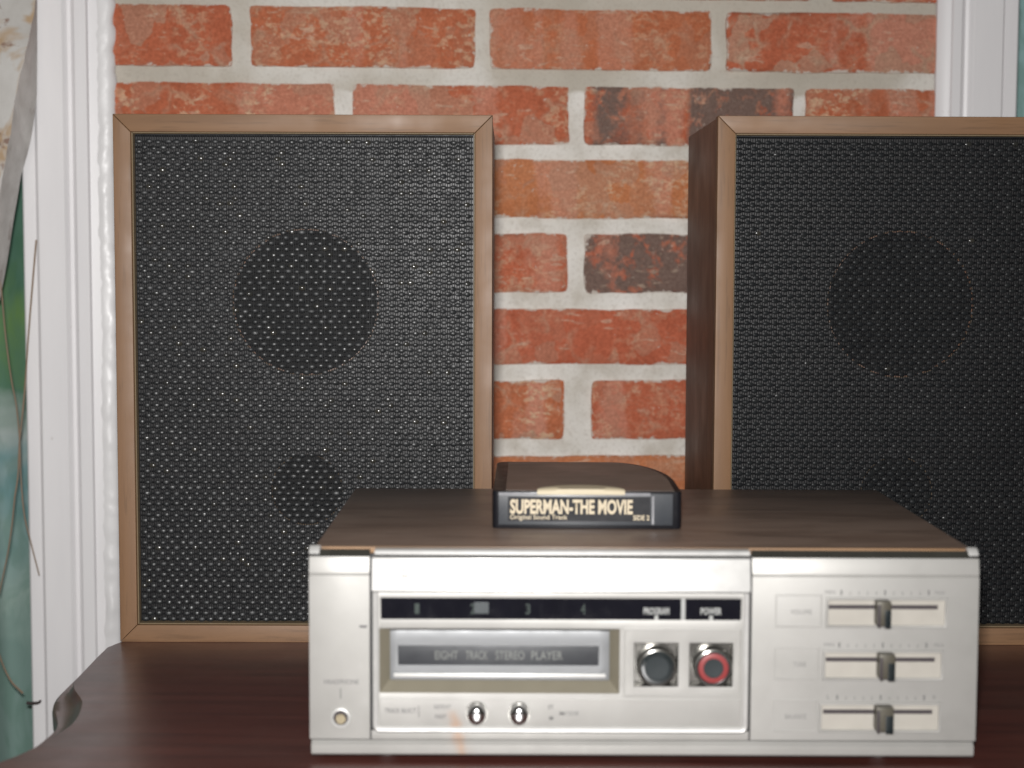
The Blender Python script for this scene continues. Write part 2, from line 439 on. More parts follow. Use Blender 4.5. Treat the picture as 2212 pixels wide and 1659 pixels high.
def plate(name, x0, x1, z0, z1, holes, y0, y1, mat, parent=None, bev=0.0004):
    xs = sorted({x0, x1, *[h[0] for h in holes], *[h[1] for h in holes]})
    zs = sorted({z0, z1, *[h[2] for h in holes], *[h[3] for h in holes]})
    bm = bmesh.new()
    V = {(i, j): bm.verts.new((x, y0, z)) for i, x in enumerate(xs) for j, z in enumerate(zs)}
    fs = []
    for i in range(len(xs) - 1):
        for j in range(len(zs) - 1):
            cx, cz = (xs[i] + xs[i + 1]) / 2, (zs[j] + zs[j + 1]) / 2
            if any(h[0] < cx < h[1] and h[2] < cz < h[3] for h in holes): continue
            fs.append(bm.faces.new((V[i, j], V[i + 1, j], V[i + 1, j + 1], V[i, j + 1])))
    bmesh.ops.delete(bm, geom=[v for v in bm.verts if not v.link_faces], context='VERTS')
    ex = bmesh.ops.extrude_face_region(bm, geom=fs, use_keep_orig=True)
    for v in [g for g in ex['geom'] if isinstance(g, bmesh.types.BMVert)]: v.co.y = y1
    bmesh.ops.recalc_face_normals(bm, faces=bm.faces)
    if bev:
        es = [e for e in bm.edges if len(e.link_faces) == 2 and e.calc_face_angle(0) > R(60) and e.verts[0].co.y < y1 - 1e-6 and e.verts[1].co.y < y1 - 1e-6]
        bmesh.ops.bevel(bm, geom=es, offset=bev, segments=2, affect='EDGES', profile=0.6)
    return link(name, finish(bm, name), mat, parent)
def loft_rect(name, r0, y0, r1, y1, mat, parent=None):
    """four sloped walls between rectangle r0 at depth y0 and r1 at y1"""
    bm = bmesh.new()
    def ring(r, y): return [bm.verts.new(p) for p in ((r[0], y, r[2]), (r[1], y, r[2]), (r[1], y, r[3]), (r[0], y, r[3]))]
    A, B = ring(r0, y0), ring(r1, y1)
    for i in range(4):
        bm.faces.new((A[i], A[(i + 1) % 4], B[(i + 1) % 4], B[i]))
    return link(name, finish(bm, name, False), mat, parent)
def lathe(name, prof, cx, cz, mat, parent=None, seg=40, squash=1.0):
    """prof: list of (radius, y); axis along y"""
    bm = bmesh.new()
    rings = []
    for r, y in prof:
        if r < 1e-6: rings.append([bm.verts.new((cx, y, cz))])
        else: rings.append([bm.verts.new((cx + r * math.cos(2 * math.pi * k / seg), y, cz + squash * r * math.sin(2 * math.pi * k / seg))) for k in range(seg)])
    for A, B in zip(rings, rings[1:]):
        for k in range(seg):
            a0, a1 = A[k % len(A)], A[(k + 1) % len(A)]
            b0, b1 = B[k % len(B)], B[(k + 1) % len(B)]
            vs = []
            for q in (a0, a1, b1, b0):
                if q not in vs: vs.append(q)
            if len(vs) > 2: bm.faces.new(vs)
    return link(name, finish(bm, name), mat, parent)
def tube(name, pts, rad, mat, parent=None, seg=8):
    bm = bmesh.new()
    rings = []
    n = len(pts)
    for i, p in enumerate(pts):
        p = Vector(p)
        t = (Vector(pts[min(i + 1, n - 1)]) - Vector(pts[max(i - 1, 0)])).normalized()
        a = t.cross(Vector((0, 1, 0.01))).normalized(); c = t.cross(a)
        r = rad[i] if isinstance(rad, list) else rad
        rings.append([bm.verts.new(p + (a * math.cos(2 * math.pi * k / seg) + c * math.sin(2 * math.pi * k / seg)) * r) for k in range(seg)])
    for A, B in zip(rings, rings[1:]):
        for k in range(seg): bm.faces.new((A[k], A[(k + 1) % seg], B[(k + 1) % seg], B[k]))
    bm.faces.new(rings[0]); bm.faces.new(rings[-1][::-1])
    return link(name, finish(bm, name), mat, parent)
def lettering(s, x0, x1, z0, z1, y, mat, parent, name='lettering', bold=0.0):
    cu = bpy.data.curves.new('txt', 'FONT')
    cu.body = s
    cu.offset = bold
    cu.resolution_u = 3
    t = bpy.data.objects.new('txt', cu)
    COL.objects.link(t)
    bpy.context.view_layer.update()
    me = bpy.data.meshes.new_from_object(t.evaluated_get(bpy.context.evaluated_depsgraph_get()))
    bpy.data.objects.remove(t); bpy.data.curves.remove(cu)
    xs = [v.co.x for v in me.vertices]; ys = [v.co.y for v in me.vertices]
    ax, bx, ay, by = min(xs), max(xs), min(ys), max(ys)
    for v in me.vertices:
        v.co = Vector((x0 + (v.co.x - ax) / (bx - ax) * (x1 - x0), y, z0 + (v.co.y - ay) / (by - ay) * (z1 - z0)))
    me.materials.clear()
    return link(name, me, mat, parent)
def smooth_path(pts, sub=6, closed=False):
    out = []
    n = len(pts)
    for i in range(n if closed else n - 1):
        g = lambda k: Vector(pts[k % n]) if closed else Vector(pts[max(0, min(n - 1, k))])
        p0, p1, p2, p3 = g(i - 1), g(i), g(i + 1), g(i + 2)
        for s in range(sub):
            t = s / sub
            out.append(0.5 * ((2 * p1) + (p2 - p0) * t + (2 * p0 - 5 * p1 + 4 * p2 - p3) * t * t + (3 * p1 - p0 - 3 * p2 + p3) * t ** 3))
    if not closed: out.append(Vector(pts[-1]))
    return out
def empty(name, loc=(0, 0, 0), rz=0.0):
    o = bpy.data.objects.new(name, None)
    o.empty_display_size = 0.05
    COL.objects.link(o)
    o.location = loc; o.rotation_euler = (0, 0, rz)
    return o
def tag(o, label=None, cat=None, group=None, kind=None):
    for k, v in (('label', label), ('category', cat), ('group', group), ('kind', kind)):
        if v: o[k] = v
    return o

rnd = random.Random(7)
FLOOR_Z = -0.76
WTOP = 0.95

# ================================================================== setting: floor and brick wall
floor = box('floor', -1.6, 1.6, 0.1, 1.9, FLOOR_Z - 0.03, FLOOR_Z, 0, 'floor_wood')
tag(floor, kind='structure')

wroot = empty('brick_wall', (0, WALL_Y, FLOOR_Z), WALL_YAW)
tag(wroot, 'red tumbled brick wall with pale grey mortar behind the speakers', 'brick wall')
VO = -FLOOR_Z            # wall objects are parented at floor height

uL, _ = wall(244, 829)
uR, _ = wall(2030, 400)
# mortar sheet, 4 mm behind the brick faces, uneven
bm = bmesh.new()
nx, nz = 150, 300
grid = []
for j in range(nz + 1):
    row = []
    for i in range(nx + 1):
        u = uL - 0.03 + (uR - uL + 0.06) * i / nx
        z = (WTOP + VO) * j / nz
        d = 0.0036 + 0.0016 * noise.noise(Vector((u * 30, z * 30, 1))) + 0.0009 * noise.noise(Vector((u * 90, z * 90, 5)))
        row.append(bm.verts.new((u, d, z)))
    grid.append(row)
for j in range(nz):
    for i in range(nx):
        bm.faces.new((grid[j][i], grid[j][i + 1], grid[j + 1][i + 1], grid[j + 1][i]))
mo = link('mortar', finish(bm, 'mortar'), 'mortar', wroot)
box('backing', uL - 0.028, uR + 0.028, 0.008, 0.10, 0, WTOP + VO, 0, 'mortar', wroot)

def brick(u0, u1, v0, v1, tint=0.2, dark=0.0, cream=0.25, vein=0.4):
    w, h = u1 - u0, v1 - v0
    e = 0.0045
    us = [0, e] + [e + (w - 2 * e) * k / 9 for k in range(1, 9)] + [w - e, w]
    vs = [0, e] + [e + (h - 2 * e) * k / 4 for k in range(1, 4)] + [h - e, h]
    s = rnd.random() * 100
    bm = bmesh.new()
    el = bm.verts.layers.float.new('edge')
    nu, nv = len(us), len(vs)
    V = {}
    for i, uu in enumerate(us):
        for j, vv in enumerate(vs):
            bx, bz = i in (0, nu - 1), j in (0, nv - 1)
            x, z = uu - w / 2, vv - h / 2
            amp = 0.0015 if (bx or bz) else 0.0008
            dx = amp * noise.noise(Vector((x * 60 + s, z * 60, s))) * 1.1
            dz = amp * noise.noise(Vector((x * 60, z * 60 + s, s + 9))) * 1.1
            if bx and bz:
                x *= 1 - 0.0018 / w; z *= 1 - 0.0022 / h
            y = -0.0022 + 0.0018 * noise.noise(Vector((x * 22 + s, z * 35, 2))) + 0.0008 * noise.noise(Vector((x * 90, z * 90, s)))
            if bx or bz: y += 0.0022
            v = bm.verts.new((x + dx, y, z + dz))
            v[el] = min(uu, w - uu, vv, h - vv) * 1000.0
            V[i, j] = v
    for i in range(nu - 1):
        for j in range(nv - 1):
            bm.faces.new((V[i, j], V[i + 1, j], V[i + 1, j + 1], V[i, j + 1]))
    rim = [V[i, 0] for i in range(nu)] + [V[nu - 1, j] for j in range(1, nv)] + [V[i, nv - 1] for i in range(nu - 2, -1, -1)] + [V[0, j] for j in range(nv - 2, 0, -1)]
    back = [bm.verts.new((v.co.x, 0.0082, v.co.z)) for v in rim]
    for k in range(len(rim)):
        bm.faces.new((rim[k], rim[(k + 1) % len(rim)], back[(k + 1) % len(rim)], back[k]))
    me = finish(bm, 'brick', True, 60)
    o = link('brick', me, 'brick', wroot, ((u0 + u1) / 2, 0, (v0 + v1) / 2 + VO))
    o['tint'], o['dark'], o['cream'], o['vein'] = float(tint), float(dark), float(cream), float(vein)
    return o

def U(px, py): return wall(px, py)[0]
def Vv(py): return wall(1265, py)[1]
rows = {0: (-140, -5), 1: (21, 151), 2: (187, 313), 3: (346, 471), 4: (505, 632), 5: (668, 787), 6: (822, 948), 7: (985, 1110)}
for k in range(8, 20): rows[k] = (985 + (k - 7) * 161, 1110 + (k - 7) * 161)
for k in range(1, 4): rows[-k] = (-140 - k * 161, -5 - k * 161)
even = [(245, 724), (763, 1228), (1262, 1712), (1738, 2028)]
odd = [(245, 503), (544, 1026), (1057, 1533), (1566, 2029)]
special = {
    (0, 2): dict(tint=0.1, vein=0.3, cream=0.2), (0, 3): dict(tint=0.0, vein=0.2, cream=0.5),
    (1, 0): dict(tint=0.15, vein=0.85, cream=0.5), (1, 1): dict(tint=0.35, vein=0.6, cream=0.7), (1, 2): dict(tint=0.5, vein=0.35, cream=0.4),
    (1, 3): dict(tint=0.1, vein=1.0, cream=0.25),
    (2, 0): dict(tint=0.2, vein=0.5, cream=1.0), (2, 1): dict(tint=0.15, vein=0.75, cream=0.6), (2, 2): dict(tint=0.1, dark=1.0, vein=0.6, cream=0.5),
    (2, 3): dict(tint=0.3, vein=0.5, cream=0.9),
    (3, 2): dict(tint=1.0, vein=0.7, cream=0.8), (4, 1): dict(tint=0.1, vein=0.6, cream=0.5), (4, 2): dict(tint=0.0, dark=1.0, vein=0.1, cream=0.2),
    (5, 2): dict(tint=0.0, vein=0.55, cream=0.35), (6, 1): dict(tint=0.5, vein=0.9, cream=1.0), (6, 2): dict(tint=0.05, vein=0.5, cream=0.5),
    (7, 2): dict(tint=0.9, vein=0.4, cream=0.4)}
xover = {(4, 1): (763, 1227), (4, 2): (1264, 1712), (6, 1): (763, 1222), (6, 2): (1281, 1712), (0, 2): (1262, 1748), (0, 3): (1789, 2028), (5, 2): (1064, 1533)}
for r, (t, b) in sorted(rows.items()):
    v1, v0 = Vv(t), Vv(b)
    if v1 > WTOP - 0.02 or v0 < FLOOR_Z + 0.005: continue
    cells = even if r % 2 == 0 else odd
    py = max(20, min((t + b) / 2, 1000))
    for k, (a, c) in enumerate(cells):
        a, c = xover.get((r, k), (a, c))
        kw = special.get((r, k), dict(tint=rnd.random() * 0.6, vein=rnd.random(), cream=rnd.random() * 0.8, dark=1.0 if rnd.random() < 0.12 else 0.0))
        # px of the brick ends read at the height of row 2
        u0 = uL + 0.0015 if k == 0 else U(a, 400)
        u1 = uR - 0.002 if k == 3 else U(c, 400)
        brick(u0, u1, v0, v1, **kw)

# ---- white casings either side of the brick
def casing(name, marks, label, mirror=False):
    """marks: (u, depth in front of the bricks) polyline of the face, extruded up the wall"""
    root = empty(name, (0, WALL_Y, FLOOR_Z), WALL_YAW)
    tag(root, label, 'window casing', 'white casings beside the brick')
    return root
def wu(px, dep=0.016, py=700): return wall(px, py, dep)[0]
lc = casing('window_casing', None, 'white painted casing with a lumpy caulk joint, behind the straw stems')
a0, a1, a2, a3, a4, a5 = wu(50), wu(82), wu(147), wu(169), wu(196), wu(246)
extrude_poly('outer_strip', [(a0, 0.06), (a0, -0.009), (a0 + 0.0015, -0.0105), (a1 - 0.0012, -0.0105), (a1 - 0.0004, -0.009), (a1 - 0.0004, 0.06)], 'Z', 0, WTOP + VO, 'paint', lc)
extrude_poly('face_board', [(a1, 0.05), (a1, -0.012), (a1 + 0.002, -0.014), (a2 - 0.002, -0.014), (a2, -0.0125), (a2 + 0.002, -0.0095),
                            (a3 - 0.004, -0.0085), (a3 - 0.002, -0.0105), (a3, -0.013), (a4 - 0.001, -0.013), (a4, -0.0115), (a4, 0.05)], 'Z', 0, WTOP + VO, 'paint', lc)
extrude_poly('inner_strip', [(a4 + 0.0004, 0.0), (a4 + 0.0004, -0.0098), (a4 + 0.003, -0.0092), (a5 - 0.006, -0.008), (a5 - 0.001, -0.005), (a5 - 0.001, 0.0)], 'Z', 0, WTOP + VO, 'paint', lc)
# lumpy caulk joint
bm = bmesh.new()
prev = None
H = int((WTOP + VO) / 0.0035)
for k in range(H + 1):
    z = (WTOP + VO) * k / H
    zz = z - VO
    n1 = noise.noise(Vector((zz * 28, 3, 1))); n2 = noise.noise(Vector((zz * 75, 9, 4))); n3 = noise.noise(Vector((zz * 160, 2, 7)))
    on = min(1.0, max(0.0, 0.5 + 2.2 * noise.noise(Vector((zz * 7, 5, 5)))))
    if zz > 0.36: on *= 0.25
    lump = on * max(0.0, 0.35 + 0.9 * n1 + 0.7 * n2 + 0.4 * n3)
    wdt = 0.012 + 0.0035 * n2
    c = a5 - 0.0075 + 0.0020 * n1 + 0.001 * n3
    rr = a5 + 0.0016 + 0.0026 * n2 + 0.0016 * n3
    ring = [(c - wdt * 0.62, -0.0078), (c - wdt * 0.45, -0.0086 - 0.0012 * lump + 0.0003 * n3), (c - wdt * 0.12, -0.0088 - 0.0030 * lump + 0.0005 * n3), (c + 0.0014 + 0.002 * n3, -0.0084 - 0.0024 * lump),
            (c + 0.0048, -0.0080 - 0.0006 * n2), (rr, -0.0052 + 0.0006 * n3), (rr, 0.003)]
    cur = [bm.verts.new((x, y, z)) for x, y in ring]
    if prev:
        for i in range(len(ring) - 1): bm.faces.new((prev[i], prev[i + 1], cur[i + 1], cur[i]))
    prev = cur
link('caulk_bead', finish(bm, 'caulk_bead', True, 80), 'caulk', lc)

rc = casing('window_casing', None, 'white painted casing rising behind the speaker that stands past the bare brick strip')
def wr(px, dep=0.016): return wall(px, 240, dep)[0]
b0, b1, b2, b3, b4, b5 = wr(2031), wr(2056), wr(2081), wr(2099), wr(2169), wr(2203)
extrude_poly('inner_strip', [(b0 - 0.001, 0.0), (b0 - 0.001, -0.005), (b0 + 0.003, -0.009), (b1 - 0.0004, -0.0105), (b1 - 0.0004, 0.0)], 'Z', 0, WTOP + VO, 'paint', rc)
extrude_poly('face_board', [(b1, 0.05), (b1, -0.011), (b1 + 0.001, -0.0125), (b2 - 0.002, -0.0125), (b2, -0.010), (b2 + 0.003, -0.0075), (b3 - 0.002, -0.0085), (b3, -0.0125), (b3 + 0.002, -0.014),
                            (b4 - 0.002, -0.014), (b4 - 0.0004, -0.012), (b4 - 0.0004, 0.05)], 'Z', 0, WTOP + VO, 'paint', rc)
extrude_poly('outer_strip', [(b4 + 0.0006, 0.06), (b4 + 0.0006, -0.006), (b4 + 0.003, -0.0085), (b5 - 0.0015, -0.009), (b5, -0.0075), (b5, 0.06)], 'Z', 0, WTOP + VO, 'paint', rc)

# ---- printed cloths standing in for the blurred outdoor view past the casings
def backcloth(name, u0, u1, mat, label):
    bm = bmesh.new()
    nx_, nz_ = 60, 40
    zb, zt = FLOOR_Z + 0.01, WTOP
    g = []
    for j in range(nz_ + 1):
        row = []
        for i in range(nx_ + 1):
            u = u0 + (u1 - u0) * i / nx_
            z = zb + (zt - zb) * j / nz_
            d = 0.085 + 0.012 * math.sin(u * 95 + 0.6 * math.sin(z * 5)) + 0.004 * noise.noise(Vector((u * 20, z * 3, 0)))
            row.append(bm.verts.new((u, d, z)))
        g.append(row)
    for j in range(nz_):
        for i in range(nx_): bm.faces.new((g[j][i], g[j][i + 1], g[j + 1][i + 1], g[j + 1][i]))
    ex = bmesh.ops.extrude_face_region(bm, geom=list(bm.faces), use_keep_orig=True)
    for v in [q for q in ex['geom'] if isinstance(q, bmesh.types.BMVert)]: v.co.y += 0.0015
    o = link(name, finish(bm, name), mat)
    o.location = (0, WALL_Y, 0); o.rotation_euler = (0, 0, WALL_YAW)
    tag(o, label, 'backcloth', 'printed backcloths')
backcloth('backcloth', a0 - 0.30, a0 + 0.012, 'print_green_teal', 'green and teal cloth printed in place of the blurred outdoor view, beside the white casing with straw stems')
backcloth('backcloth', b5 - 0.012, b5 + 0.30, 'print_teal_navy', 'teal and navy cloth in place of the outdoor view, seen past the casing without straw stems')

# ---- mottled stone slab hung in front of the casing
K = 2212 / 4096
Fb = [(146, -420), (146, -60), (140, 20), (130, 80), (112, 170), (104, 200), (92, 262), (82, 305), (70, 342), (56, 430), (42, 530), (26, 620), (12, 700), (-6, 800), (-40, 980), (-80, 1150)]
Rb = [(149, -420), (149, -60), (149, 60), (149, 160), (149, 260), (148, 330), (147, 385), (139, 450), (128, 530), (113, 600), (98, 655), (84, 705), (72, 780), (52, 895), (30, 1040), (-2, 1205)]
D_BACK, D_FRONT = 0.018, 0.060
bm = bmesh.new()
Fp = [wall(x * K, y * K, D_FRONT) for x, y in Fb]
Rp = [wall(x * K, y * K, D_BACK) for x, y in Rb]
Fp = [(p.x, p.y) for p in smooth_path([(*p, 0) for p in Fp], 4)]
Rp = [(p.x, p.y) for p in smooth_path([(*p, 0) for p in Rp], 4)]
uo = min(p[0] for p in Fp) - 0.14
strips = []
n = len(Fp)
for i in range(n):
    jag = 0.0016 * noise.noise(Vector((Fp[i][1] * 80, 1, 2)))
    f = Vector((Fp[i][0] + jag, -D_FRONT, Fp[i][1])); r = Vector((Rp[i][0], -D_BACK, Rp[i][1]))
    row = [Vector((uo, -D_BACK + 0.0, f.z)), Vector((uo, -D_FRONT, f.z))]
    row += [Vector((uo + (f.x - uo) * t, -D_FRONT - 0.003 * noise.noise(Vector((t * 6, f.z * 20, 3))), f.z)) for t in (0.3, 0.6, 0.85)]
    row += [f] + [f.lerp(r, t) + Vector((0.0014 * noise.noise(Vector((t * 5, f.z * 60, 8))), 0, 0)) for t in (0.2, 0.4, 0.6, 0.8)] + [r]
    strips.append([bm.verts.new(v) for v in row])
for A, B in zip(strips, strips[1:]):
    for i in range(len(A)):
        f = bm.faces.new((A[i], A[(i + 1) % len(A)], B[(i + 1) % len(A)], B[i]))
        f.material_index = 1 if i >= 5 else 0
bm.faces.new(strips[0]); bm.faces.new(strips[-1][::-1])
me = finish(bm, 'stone_slab', True, 40)
me.materials.append(M['stone_face']); me.materials.append(M['stone_side'])
slab = link('stone_slab', me, None)
slab.location = (0, WALL_Y, 0); slab.rotation_euler = (0, 0, WALL_YAW)
tag(slab, 'pale mottled stone slab with grey sawn edge hanging against the white casing', 'stone slab')

# ---- dry straw stems and the small hook on the casing
def stem(pts, dep, r0, r1, label):
    P = []
    for k, (x, y) in enumerate(pts):
        u, v = wall(x * K, y * K, dep)
        P.append((u, -dep - 0.003 * math.sin(k), v))
    P = smooth_path(P, 5)
    rad = [r0 + (r1 - r0) * i / (len(P) - 1) for i in range(len(P))]
    o = tube('straw_stem', [tuple(p) for p in P], rad, 'stem_straw')
    o.location = (0, WALL_Y, 0); o.rotation_euler = (0, 0, WALL_YAW)
    tag(o, label, 'straw stem', 'dry straw stems')
stem([(145, 960), (139, 1060), (126, 1220), (112, 1370), (98, 1540), (84, 1680), (76, 1780), (74, 1900), (62, 1990), (50, 2090), (28, 2220), (-8, 2380)], 0.016, 0.0008, 0.0006, 'thin straw stem starting on the white casing and curving away over the green cloth')
stem([(-6, 1060), (10, 1180), (27, 1360), (46, 1520), (62, 1620), (75, 1760), (82, 1900), (98, 2050), (122, 2150), (158, 2300)], 0.022, 0.0006, 0.0006, 'thin straw stem crossing the green cloth and ending low on the white casing')
stem([(-10, 2600), (18, 2665), (50, 2725), (92, 2772)], 0.014, 0.0006, 0.0009, 'short straw stem low on the teal cloth, just above the iron hook')
P = [wall(x * K, y * K, 0.013) for x, y in ((108, 2811), (130, 2812), (150, 2810), (160, 2806), (166, 2798))]
hk = tube('iron_hook', [(u, -0.0135 - 0.0008 * i, v) for i, (u, v) in enumerate(P)], [0.0016, 0.0015, 0.0014, 0.0013, 0.0010], 'hook_iron')
hk.location = (0, WALL_Y, 0); hk.rotation_euler = (0, 0, WALL_YAW)
tag(hk, 'small dark iron hook on the lower white casing', 'hook')

# ================================================================== the table
# (outer lip, inner edge of the flat) pairs, read along the left edge of the table
pairs = [((241, 1391), None), ((222, 1404), None), ((196, 1430), None), ((172, 1455), None), ((148, 1478), (161, 1475)), ((128, 1497), (161, 1489)), ((117, 1511), (171, 1503)), ((112.5, 1524), (178, 1516)),
         ((114, 1537), (175, 1533)), ((118.5, 1550), (166, 1552)), ((121, 1563), (152, 1568)), ((116, 1575), (130, 1583)), ((100, 1590), (108, 1596)), ((72, 1612), None), ((34, 1630), None), ((0, 1643), None), ((-60, 1668), None)]
outer = [Vector((-0.245, 1.32)), Vector((-0.246, 1.20)), Vector((-0.252, 1.125)), Vector((-0.262, 1.100))]
inner = [p + Vector((0.002, 0)) for p in outer]
for a_, b_ in pairs:
    if b_:
        outer.append(ground(*a_, -0.0045).xy); inner.append(ground(*b_, 0.0).xy)
    else:
        outer.append(ground(*a_, -0.0045).xy); inner.append(ground(a_[0] + 5, a_[1] + 2, 0.0).xy)
for q in (Vector((-0.31, 0.74)), Vector((-0.315, 0.68))):
    outer.append(q); inner.append(q + Vector((0.002, 0)))
sm = lambda L: [p.xy for p in smooth_path([(*p, 0) for p in L], 6)]
outer, inner = sm(outer), sm(inner)
rest = [Vector((-0.31, 0.60)), Vector((-0.30, 0.59)), Vector((0.66, 0.59)), Vector((0.67, 0.60)), Vector((0.67, 1.31)), Vector((0.66, 1.32))]
cen = Vector((0.2, 0.95))
outer += rest
inner += [p + (cen - p).normalized() * 0.002 for p in rest]
outline = outer
def inset(f): return [a_.lerp(b_, f) for a_, b_ in zip(outer, inner)]
troot = empty('dark_table', (0, 0, FLOOR_Z))
tag(troot, 'dark brown wooden table with curved moulded edge under the speakers', 'table')
prof = [(1.0, 0.0), (0.93, -0.0004), (0.86, -0.0016), (0.74, -0.0038), (0.55, -0.0050), (0.32, -0.0053), (0.12, -0.0052), (0.03, -0.0060), (0.0, -0.0085), (0.02, -0.0165), (0.3, -0.0195), (0.7, -0.0250), (1.0, -0.0300)]
bm = bmesh.new()
loops = [[bm.verts.new((p.x, p.y, z + VO)) for p in inset(d)] for d, z in prof]
n = len(outline)
for A, B in zip(loops, loops[1:]):
    for i in range(n): bm.faces.new((A[i], A[(i + 1) % n], B[(i + 1) % n], B[i]))
bm.faces.new(loops[0]); bm.faces.new(loops[-1][::-1])
me = finish(bm, 'table_top', True, 30)
for p in me.polygons:
    if len(p.vertices) > 20: p.use_smooth = False
link('table_top', me, 'table', troot)
box('cabinet_body', -0.20, 0.62, 0.66, 1.27, 0.06, VO - 0.0302, 0.004, 'table', troot)
box('plinth', -0.19, 0.61, 0.68, 1.26, 0.0, 0.0598, 0.002, 'table', troot)

# ================================================================== loudspeakers
SW, SH, SD = 0.254, 0.358, 0.172
FR = 0.0118
def speaker(loc, rz, label, seed, yarn='yarn', sparkle=1.0):
    rn = random.Random(seed)
    root = empty('loudspeaker', loc, rz)
    tag(root, label, 'loudspeaker', 'pair of bookshelf loudspeakers')
    hw = SW / 2
    # carcass behind the front frame
    box('cabinet', -hw + 0.0006, hw - 0.0006, 0.0122, SD, 0.0, SH - 0.0006, 0.0008, 'side_vinyl', root)
    # mitred frame rails
    yo, yi = 0.0, 0.012
    iw, z0, z1 = hw - FR, FR, SH - FR
    g = 0.00008
    extrude_poly('frame_rail', [(-hw + g, SH), (hw - g, SH), (iw - g, z1), (-iw + g, z1)], 'Y', yo, yi, 'frame_wood_h', root, 0.0007)
    extrude_poly('frame_rail', [(-hw + g, 0), (hw - g, 0), (iw - g, z0), (-iw + g, z0)], 'Y', yo, yi, 'frame_wood_h', root, 0.0007)
    extrude_poly('frame_rail', [(-hw, g), (-hw, SH - g), (-iw, z1 - g), (-iw, z0 + g)], 'Y', yo, yi, 'frame_wood_v', root, 0.0007)
    extrude_poly('frame_rail', [(hw, g), (hw, SH - g), (iw, z1 - g), (iw, z0 + g)], 'Y', yo, yi, 'frame_wood_v', root, 0.0007)
    # pale bead inside the frame
    bw = 0.0009
    for nm, x0, x1, za, zb in (('l', -iw, -iw + bw, z0, z1), ('r', iw - bw, iw, z0, z1), ('b', -iw + bw, iw - bw, z0, z0 + bw), ('t', -iw + bw, iw - bw, z1 - bw, z1)):
        box('frame_bead', x0, x1, 0.0022, 0.0118, za, zb, 0.0004, 'inner_bead', root, 1)
    # baffle with two round openings
    bx, bz0, bz1 = iw - 0.0005, z0 + 0.0005, z1 - 0.0005
    wz, tz = 0.2325, 0.104
    bm = bmesh.new()
    rect = [bm.verts.new(p) for p in ((-bx, 0.0108, bz0), (bx, 0.0108, bz0), (bx, 0.0108, bz1), (-bx, 0.0108, bz1))]
    es = [bm.edges.new((rect[i], rect[(i + 1) % 4])) for i in range(4)]
    for cz, rr in ((wz, 0.050), (tz, 0.0245)):
        c = [bm.verts.new((rr * math.cos(2 * math.pi * k / 48), 0.0108, cz + rr * math.sin(2 * math.pi * k / 48))) for k in range(48)]
        es += [bm.edges.new((c[i], c[(i + 1) % 48])) for i in range(48)]
    bmesh.ops.triangle_fill(bm, use_beauty=True, use_dissolve=False, edges=es)
    link('baffle', finish(bm, 'baffle', False), 'baffle_black', root)
    for nm, cz, rr, dp in (('woofer', wz, 0.050, 0.03), ('tweeter', tz, 0.0245, 0.012)):
        d = lathe(nm, [(rr * 0.98, 0.0119), (rr * 0.90, 0.01195), (rr * 0.84, 0.01205), (rr * 0.80, 0.0121), (rr * 0.3, 0.01215), (0, 0.0121)], 0, cz, 'cone_black', root)
        lathe('cut_edge', [(rr + 0.0001, 0.0106), (rr - 0.0004, 0.0108), (rr - 0.0004, 0.0120)], 0, cz, 'raw_cut', d)
    # woven cloth: knots on weft and warp yarns, one mesh
    verts, faces, lot = [], [], []
    px_, pz_ = 0.00642, 0.00379
    gx, gz0, gz1 = iw - bw - 0.0006, z0 + bw + 0.0006, z1 - bw - 0.0006
    yk = 0.0068
    def strip(pts, w, horizontal, l):
        b = len(verts)
        for (x, y, z) in pts:
            if horizontal: verts.extend([(x, y + 0.00013, z - w / 2), (x, y, z), (x, y + 0.00013, z + w / 2)])
            else: verts.extend([(x - w / 2, y + 0.00010, z), (x, y, z), (x + w / 2, y + 0.00010, z)])
            lot.extend([l] * 3)
        for k in range(len(pts) - 1):
            for q in (0, 1):
                i = b + k * 3 + q
                faces.append((i, i + 1, i + 4, i + 3) if not horizontal else (i, i + 3, i + 4, i + 1))
    nr = int((gz1 - gz0) / pz_)
    for r_ in range(nr + 1):
        z = gz0 + (r_ + 0.3) * pz_
        if z > gz1: continue
        pts = []
        m_ = 36
        for k in range(m_ + 1):
            x = -gx + 2 * gx * k / m_
            pts.append((x, yk + 0.0009 + 0.0002 * math.sin(k * 1.7 + r_), z + 0.0002 * noise.noise(Vector((x * 60, r_, 1)))))
        strip(pts, 0.0012, True, 0.02 + 0.2 * rn.random())
    nc = int(2 * gx / (px_ / 2))
    for c_ in range(nc + 1):
        xc = -gx + (c_ + 0.25) * px_ / 2
        for dx in (-0.00078, 0.00078):
            pts = []
            for k in range(62):
                z = gz0 + (gz1 - gz0) * k / 61
                pts.append((xc + dx + 0.00018 * noise.noise(Vector((z * 90, c_, 2))), yk + 0.0004 + 0.0004 * math.sin(math.pi * (z / pz_ + c_)), z))
            strip(pts, 0.00055, False, 0.12 + 0.26 * rn.random())
